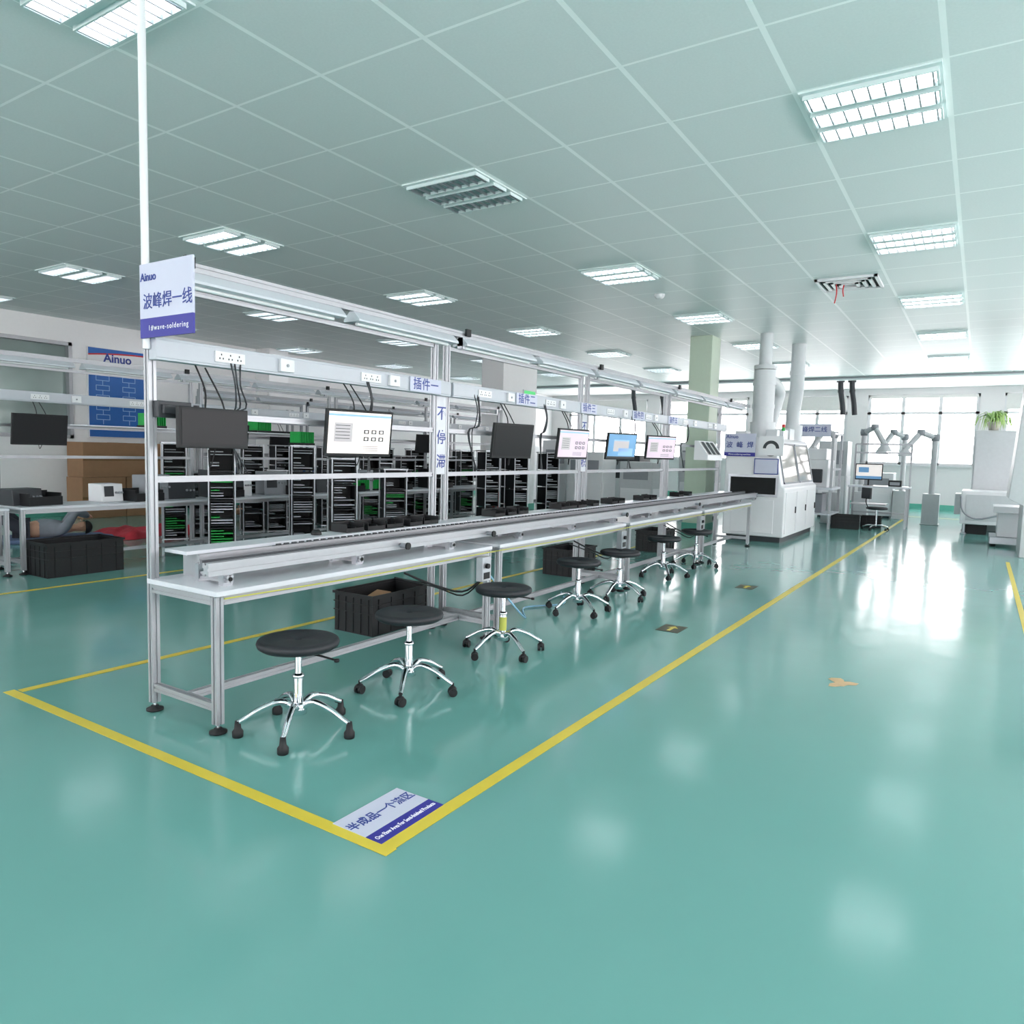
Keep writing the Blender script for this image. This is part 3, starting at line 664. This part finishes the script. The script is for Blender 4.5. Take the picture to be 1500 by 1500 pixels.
# ---------------------------------------------------------------- background left
def rack(gr):
    r=thing('magazine_rack','tall black circuit board magazine rack with %s boards'%('green' if gr else 'grey'),'rack',(0,0,0),group='black magazine racks')
    q=B()
    for x in (-.17,.17):
        for y in (-.16,.16): q.cyl((x,y,0),(x,y,1.52),.01,n=8)
    q.box(-.19,.19,-.18,.18,.06,.08).box(-.19,.19,-.18,.18,1.5,1.52); q.done('frame',steel,r)
    for k in range(4):
        z=.09+k*.355
        b=B().box(-.16,.16,-.15,-.135,z,z+.33).box(-.16,.16,.135,.15,z,z+.33).box(-.16,.16,-.135,.135,z,z+.012).box(-.16,.16,-.135,.135,z+.318,z+.33).box(-.16,-.15,-.135,.135,z,z+.33)
        mg=b.done('magazine',blk,r)
        g_=B()
        for i in range(8):
            if random.random()<.8: g_.box(-.14,.158,-.133,random.choice((.133,.133,.02,-.03)),z+.03+i*.036,z+.042+i*.036,random.choice((0,1,2) if gr else (1,2,2)))
        if g_.f: g_.done('circuit_boards',[green,grey,trunkm],mg)
    return r
rk=rack(True); rk.location=(-10.25,6.5,0); rk.rotation_euler=(0,0,-.5); rk2=rack(False); rk2.location=(-10.25,7.9,0); rk2.rotation_euler=(0,0,-.5)
for i,(y,sc) in enumerate(((7.0,.7),(8.35,.72),(8.95,.6),(9.5,1.),(9.9,.85),(10.6,.95),(11.1,.8),(11.7,.9),(12.2,1.),(12.7,.8),(13.2,.9),(13.8,1.))): dup((rk2,rk2,rk)[i%3],(-10.25+random.uniform(-.1,.1),y,0),-.5+random.uniform(-.15,.15),scale=(1,1,sc))
for x,y in ((-8.0,11.6),(-8.1,12.6),(-7.7,13.4),(-7.6,12.0)): dup(rk2,(x,y,0),-.4)
for x,y,sc in ((-7.1,6.9,.9),(-7.2,8.0,.8),(-8.4,6.0,1.),(-8.4,7.35,1.)): dup((rk,rk2)[int(y*10)%2],(x,y,0),-.6,scale=(1,1,sc))
for x,y in ((-11.1,9.2),(-11.1,10.4),(-11.1,12.),(-13.4,11.2),(-13.5,13),(-10.9,14.6)): dup(rk2,(x,y,0),-.3)
def gbin(x,y,z,rz=0):
    r=thing('green_board_tray','tray of upright green circuit boards on a rack','tray',(x,y,z),rz,group='green circuit board trays')
    B().box(-.12,.12,-.14,.14,0,.03).done('tray',blk,r); q=B()
    for i in range(9): q.box(-.11,.11,-.125+i*.031,-.115+i*.031,.03,.19)
    q.done('circuit_boards',green,r)
for x,y,z in ((-9.35,5.62,1.70),(-9.35,7.35,1.70),(-9.2,9.75,.753),(-9.2,9.35,.753),(-8.4,7.35,1.525),(-7.1,6.9,1.372)): gbin(x,y,z)
for y in (5.2,7.5): B().box(-.16,.16,-.7,.7,0,.015).done('rack_shelf_plate',board,label='thin white shelf plate on the bench frame',cat='shelf',loc=(-9.35,y,1.684),group='white shelf plates')
for k in range(9):
    y=1.6+k*1.25
    B().box(-.14,.14,-.2,.2,0,.02).box(-.14,-.12,-.2,.2,.02,.16).box(.12,.14,-.2,.2,.02,.1).box(-.12,.12,-.2,-.18,.02,.14).box(-.12,.12,.18,.2,.02,.14).done('component_bin',blk,label='open black parts box on a rear bench',cat='parts bin',loc=(-9.15+random.uniform(-.05,.05),y,.753),rot=(0,0,random.uniform(-.2,.2)),group='black boxes on rear benches')
def instr(x,y,z,w,h,mat,lab,rz=0):
    r=thing('test_instrument',lab,'instrument',(x,y,z),rz,group='bench instruments')
    B().extr([(-.14,0),(.13,0),(.11,h),(-.14,h)],-w/2,w/2).done('case',mat,r,bevel=.006)
    B().add([(.135-.02*t,yy,h*t) for t,yy in ((.3,-w*.4),(.3,w*.05),(.88,w*.05),(.88,-w*.4))],[(0,1,2,3)]).done('display',dark,r)
    for i in range(3): B().cyl((.12,w*(.16+.13*i),h*.5),(.145,w*(.16+.13*i),h*.5),.014,n=10).done('knob',grey,r)
for i in range(36):
    rowx=(-9.25,-12.0,-9.25,-14.1,-12.)[i%5]
    y0,y1=(3.0,13.8) if rowx>-10 else ((8.6,17) if rowx>-13 else (10,16.5))
    y=y0+(y1-y0)*((i*.618)%1); mt,nm=random.choice(((white,'white'),(cream,'cream'),(grey,'grey'),(bluebox,'blue'),(dark,'dark grey'),(dark,'dark grey'),(blk,'black')))
    instr(rowx,y,.753,random.uniform(.28,.42),random.uniform(.18,.4),mt,'small %s test instrument with display and knobs on a bench'%nm,random.uniform(-.2,.2))
for x,y,w_,d_,h_,nm,mt in ((-7.9,14.6,.9,.7,1.55,'white equipment cabinet beside the rear benches',white),(-8.9,15.2,.7,.7,1.8,'white equipment cabinet near the column',white),(-7.0,15.5,.8,.7,1.35,'pale grey equipment cabinet near the column',cabg),(-6.2,17.2,.8,.8,1.6,'pale grey equipment cabinet near the column',cabg),(-12.4,19.,.9,.8,1.7,'white equipment cabinet near the windows',white),(-9.2,19.5,1.0,.8,1.5,'dark grey equipment cabinet near the windows',dark),(-7.4,20.5,.9,.8,1.9,'white equipment cabinet near the windows',white),(-4.6,19.6,.8,.7,1.7,'white equipment cabinet behind the soldering machine',white),(-3.6,20.5,.7,.7,2.0,'pale grey equipment cabinet behind the soldering machine',cabg),(-2.8,21.5,.9,.7,1.2,'white equipment cabinet near the windows',white)):
    r=thing('equipment_cabinet',nm,'cabinet',(x,y,0))
    B().box(0,w_,0,d_,0.06,h_).done('cabinet_body',mt,r,bevel=.015); B().box(.04,w_-.04,-.012,0,.12,h_*.55).done('door',white,r); B().box(w_,w_+.012,.05,d_-.05,.12,h_*.55).done('side_door',white,r)
    B().box(.1,w_-.1,-.015,0,h_*.7,h_*.88).done('control_panel',grey,r); B().box(.05,w_-.05,.05,d_-.05,0,.06).done('plinth',dark,r)
fe=thing('fire_extinguisher','red fire extinguisher with black hose on the floor','fire extinguisher',(-9.7,14.4,0))
B().lathe([(.08,0),(.09,.02),(.09,.5),(.07,.58),(.03,.62),(.03,.66)],n=24).done('cylinder',redm,fe); B().box(-.02,.1,-.015,.015,.66,.7).tube([(.03,0,.65),(.13,0,.6),(.12,0,.3)],.012,8).done('valve_and_hose',blk,fe)
n_=dup(fe,(-9.45,14.55,0))
# poster
ps=thing('wall_poster','large blue and white wall board with a flow chart','poster',(XL+.005,7.88,0))
B().box(0,.04,0,1.22,1.58,3.42).done('poster_frame',white,ps)
B().box(.04,.043,.02,1.2,1.6,2.98).done('poster_field',postm,ps)
v_=[(.044,.02+1.18*i/14,2.98+.10*math.cos(i/14*3.0)+.02) for i in range(15)]
B().add([(a,b_,2.95) for a,b_,c_ in v_]+v_,[(i,i+1,16+i,15+i) for i in range(14)]).done('swoosh',postm,ps)
B().add([(a,b_,c_) for a,b_,c_ in v_]+[(a,b_,c_+.035) for a,b_,c_ in v_],[(i,i+1,16+i,15+i) for i in range(14)]).done('red_stripe',redm,ps)
v_=[(.044,.02+1.18*i/14,3.36-.08*(1-i/14)**2) for i in range(15)]
B().add([(a,b_,3.41) for a,b_,c_ in v_]+v_,[(i,i+1,16+i,15+i) for i in range(14)]).done('top_band',postm,ps)
B().add([(a,b_,c_) for a,b_,c_ in v_]+[(a,b_,c_-.03) for a,b_,c_ in v_],[(i,i+1,16+i,15+i) for i in range(14)]).done('top_stripe',redm,ps)
text('Ainuo',.24,(.046,.62,3.22),FX,navy,ps,bold=.006)
q=B()
for c0 in (.3,.85):
    for k in range(5): 
        z=2.75-k*.2; q.box(.043,.046,c0-.14,c0+.14,z,z+.012).box(.043,.046,c0-.14,c0+.14,z+.1,z+.112).box(.043,.046,c0-.14,c0-.128,z,z+.11).box(.043,.046,c0+.128,c0+.14,z,z+.11).box(.043,.046,c0-.006,c0+.006,z-.09,z)
q.done('flow_chart',postl,ps)
# cartons
def carton(x,y,lx,ly,z0,h,lab):
    r=thing('cardboard_box',lab,'box',(x,y,z0),group='cardboard boxes'); B().box(0,lx,0,ly,0,h).done('carton_body',cardb,r,bevel=.008)
    B().box(lx,lx+.003,0,ly,h*.48,h*.53).box(0,lx,ly*.48,ly*.53,h,h+.003).done('tape',M('brown_tape','#7c5c3a',.3),r)
    return r
carton(-15.1,7.3,.6,.85,0,.8,'large brown cardboard box stacked against the wall')
carton(-15.1,8.17,.6,.85,0,.8,'large brown cardboard box stacked against the wall')
carton(-15.1,7.32,.6,1.65,.803,.68,'very long brown cardboard box on top of others')
# red blanket
bm=B();nx,ny=30,20;vs=[]
for i in range(nx+1):
    for j in range(ny+1):
        u=i/nx;v0=j/ny
        z=.05+.07*abs(math.sin(u*9+v0*5))+.05*math.sin(u*6+1)*math.sin(v0*8)+.03*math.sin(u*19+v0*13)
        e=min(u,1-u,v0,1-v0); z=z*min(1,e*7)+.006
        vs.append((-.5+1.0*v0+.1*math.sin(u*11),-.85+1.7*u+.09*math.sin(v0*9),max(z,.005)))
bm.add(vs,[(i*(ny+1)+j,(i+1)*(ny+1)+j,(i+1)*(ny+1)+j+1,i*(ny+1)+j+1) for i in range(nx) for j in range(ny)],0,True)
bm.done('red_blanket',redcloth,label='crumpled red blanket spread on the floor',cat='blanket',loc=(-11.5,6.85,0))
B().box(-.4,.4,-.95,.95,0,.06).done('sleeping_mat',M('mat_blue','#5a6b8c',.9,noise=.2),label='thin blue sleeping mat on the floor',cat='mat',loc=(-11.75,5.3,0),rot=(0,0,-.42),bevel=.02)
# ---------------------------------------------------------------- people
def skinmesh(name,verts,edges,radii,mat,parent,root=0,sub=2):
    me=bpy.data.meshes.new(name); me.from_pydata(verts,edges,[]); o=bpy.data.objects.new(name,me); C.objects.link(o); o.parent=parent
    me.materials.append(mat)
    sk=o.modifiers.new('skin','SKIN'); sk.use_smooth_shade=True
    for i,rr in enumerate(radii):
        d=me.skin_vertices[0].data[i]; d.radius=rr if isinstance(rr,tuple) else (rr,rr); d.use_root=(i==root)
    ss=o.modifiers.new('sub','SUBSURF'); ss.levels=sub; ss.render_levels=sub
    return o
def person(loc,rz,top,label,z0,armsup):
    """lying on the back along local x, head at +x, knees raised"""
    r=thing('person',label,'person',loc,rz)
    V=[];E=[];Rr=[]
    def v(p,rad,par=None):
        V.append((p[0],p[1],p[2]+z0));Rr.append(rad)
        if par is not None:E.append((par,len(V)-1))
        return len(V)-1
    pel=v((0,0,.11),(.12,.15)); ch_=v((.28,0,.13),(.12,.15),pel); cs=v((.45,0,.13),(.11,.16),ch_); nk=v((.56,0,.12),.055,cs); hd0=v((.63,0,.13),.065,nk); hd=v((.70,0,.14),.088,hd0); hdt=v((.78,0,.14),.075,hd)
    for s in (-1,1):
        hip=v((-.06,s*.09,.11),.09,pel)
        kn=v((-.38,s*.12,.46 if s>0 else .36),.062,hip); an=v((-.62,s*.12,.09),.04,kn); he=v((-.63,s*.12,.045),.042,an); to=v((-.78,s*.13,.045),.03,he)
        sh=v((.46,s*.19,.13),.06,cs)
        if armsup: el=v((.60,s*.26,.38),.045,sh); wr=v((.78,s*.09,.30),.03,el); pm=v((.80,s*.02,.285),(.02,.035),wr); fx=(.82,s*-.02,.28); dx=.012
        else: el=v((.22,s*.30,.09),.042,sh); wr=v((.06,s*.10,.25),.028,el); pm=v((.02,s*.05,.27),(.02,.035),wr); fx=(-.03,s*.0,.272); dx=-.04
        for k in range(4):
            a=v((fx[0]+.0,fx[1]-.03+.02*k,fx[2]),.009,pm); v((fx[0]+dx-.006*(k%3),fx[1]-.03+.02*k,fx[2]-.015),.008,a)
        a=v((V[pm][0]+.01,V[pm][1]-s*.03,V[pm][2]-z0+.01),.01,pm); v((V[pm][0]-.01,V[pm][1]-s*.055,V[pm][2]-z0+.005),.009,a)
    skinmesh('body',V,E,Rr,skin,r)
    def sub(idx,grow,mat,name):
        mp={i:j for j,i in enumerate(idx)}
        vs=[V[i] for i in idx]; es=[(mp[a],mp[b_]) for a,b_ in E if a in mp and b_ in mp]
        rr=[tuple(x+grow for x in (Rr[i] if isinstance(Rr[i],tuple) else (Rr[i],)*2)) for i in idx]
        skinmesh(name,vs,es,rr,mat,r)
    blk_=[7,7+(len(V)-7)//2]
    sub([0,1,2]+[x for b0 in blk_ for x in (b0+5,b0+6,b0+7)],.016,top,'jacket')
    sub([0]+[x for b0 in blk_ for x in (b0,b0+1,b0+2)],.015,darkcloth,'trousers')
    for b0 in blk_: sub([b0+3,b0+4],.012,blk,'shoe')
    h=B();vs=[];N=16
    for i in range(9):
        t=i/8*math.pi*.5
        for j in range(N):
            a=2*math.pi*j/N; vs.append((.735+.095*math.cos(t),.10*math.sin(t)*math.cos(a),.14+.105*math.sin(t)*math.sin(a)+z0-.012))
    h.add(vs,[(i*N+j,i*N+(j+1)%N,(i+1)*N+(j+1)%N,(i+1)*N+j) for i in range(8) for j in range(N)],0,True); h.done('hair',hairm,r)
    fc=B()
    fc.cyl((.69,0,.225+z0),(.675,0,.25+z0),.012,.016,n=10)
    for s in (-1,1): fc.lathe([(.012,0),(.012,.005),(.004,.008)],(.715,s*.033,.222+z0),10,1); fc.lathe([(.02,-.01),(.022,.0),(.015,.012)],(.69,s*.088,.14+z0),10,0)
    fc.box(.645,.651,-.02,.02,.214+z0,.219+z0,2)
    fc.done('face',[skin,hairm,redm],r)
    return r
person((-11.8,5.15,0),math.atan2(.9,.42),greycloth,'person in grey jacket asleep on a mat, arms over head',.06,True)
person((-13.0,8.9,0),math.atan2(.9,.42)+.2,whitecloth,'person in a pale shirt lying on the floor',.0,False)
# ---------------------------------------------------------------- world / light
w=bpy.data.worlds.new('world');S.world=w;w.use_nodes=True
bg=w.node_tree.nodes['Background'];bg.inputs[0].default_value=(1,.955,.965,1);bg.inputs[1].default_value=9.3
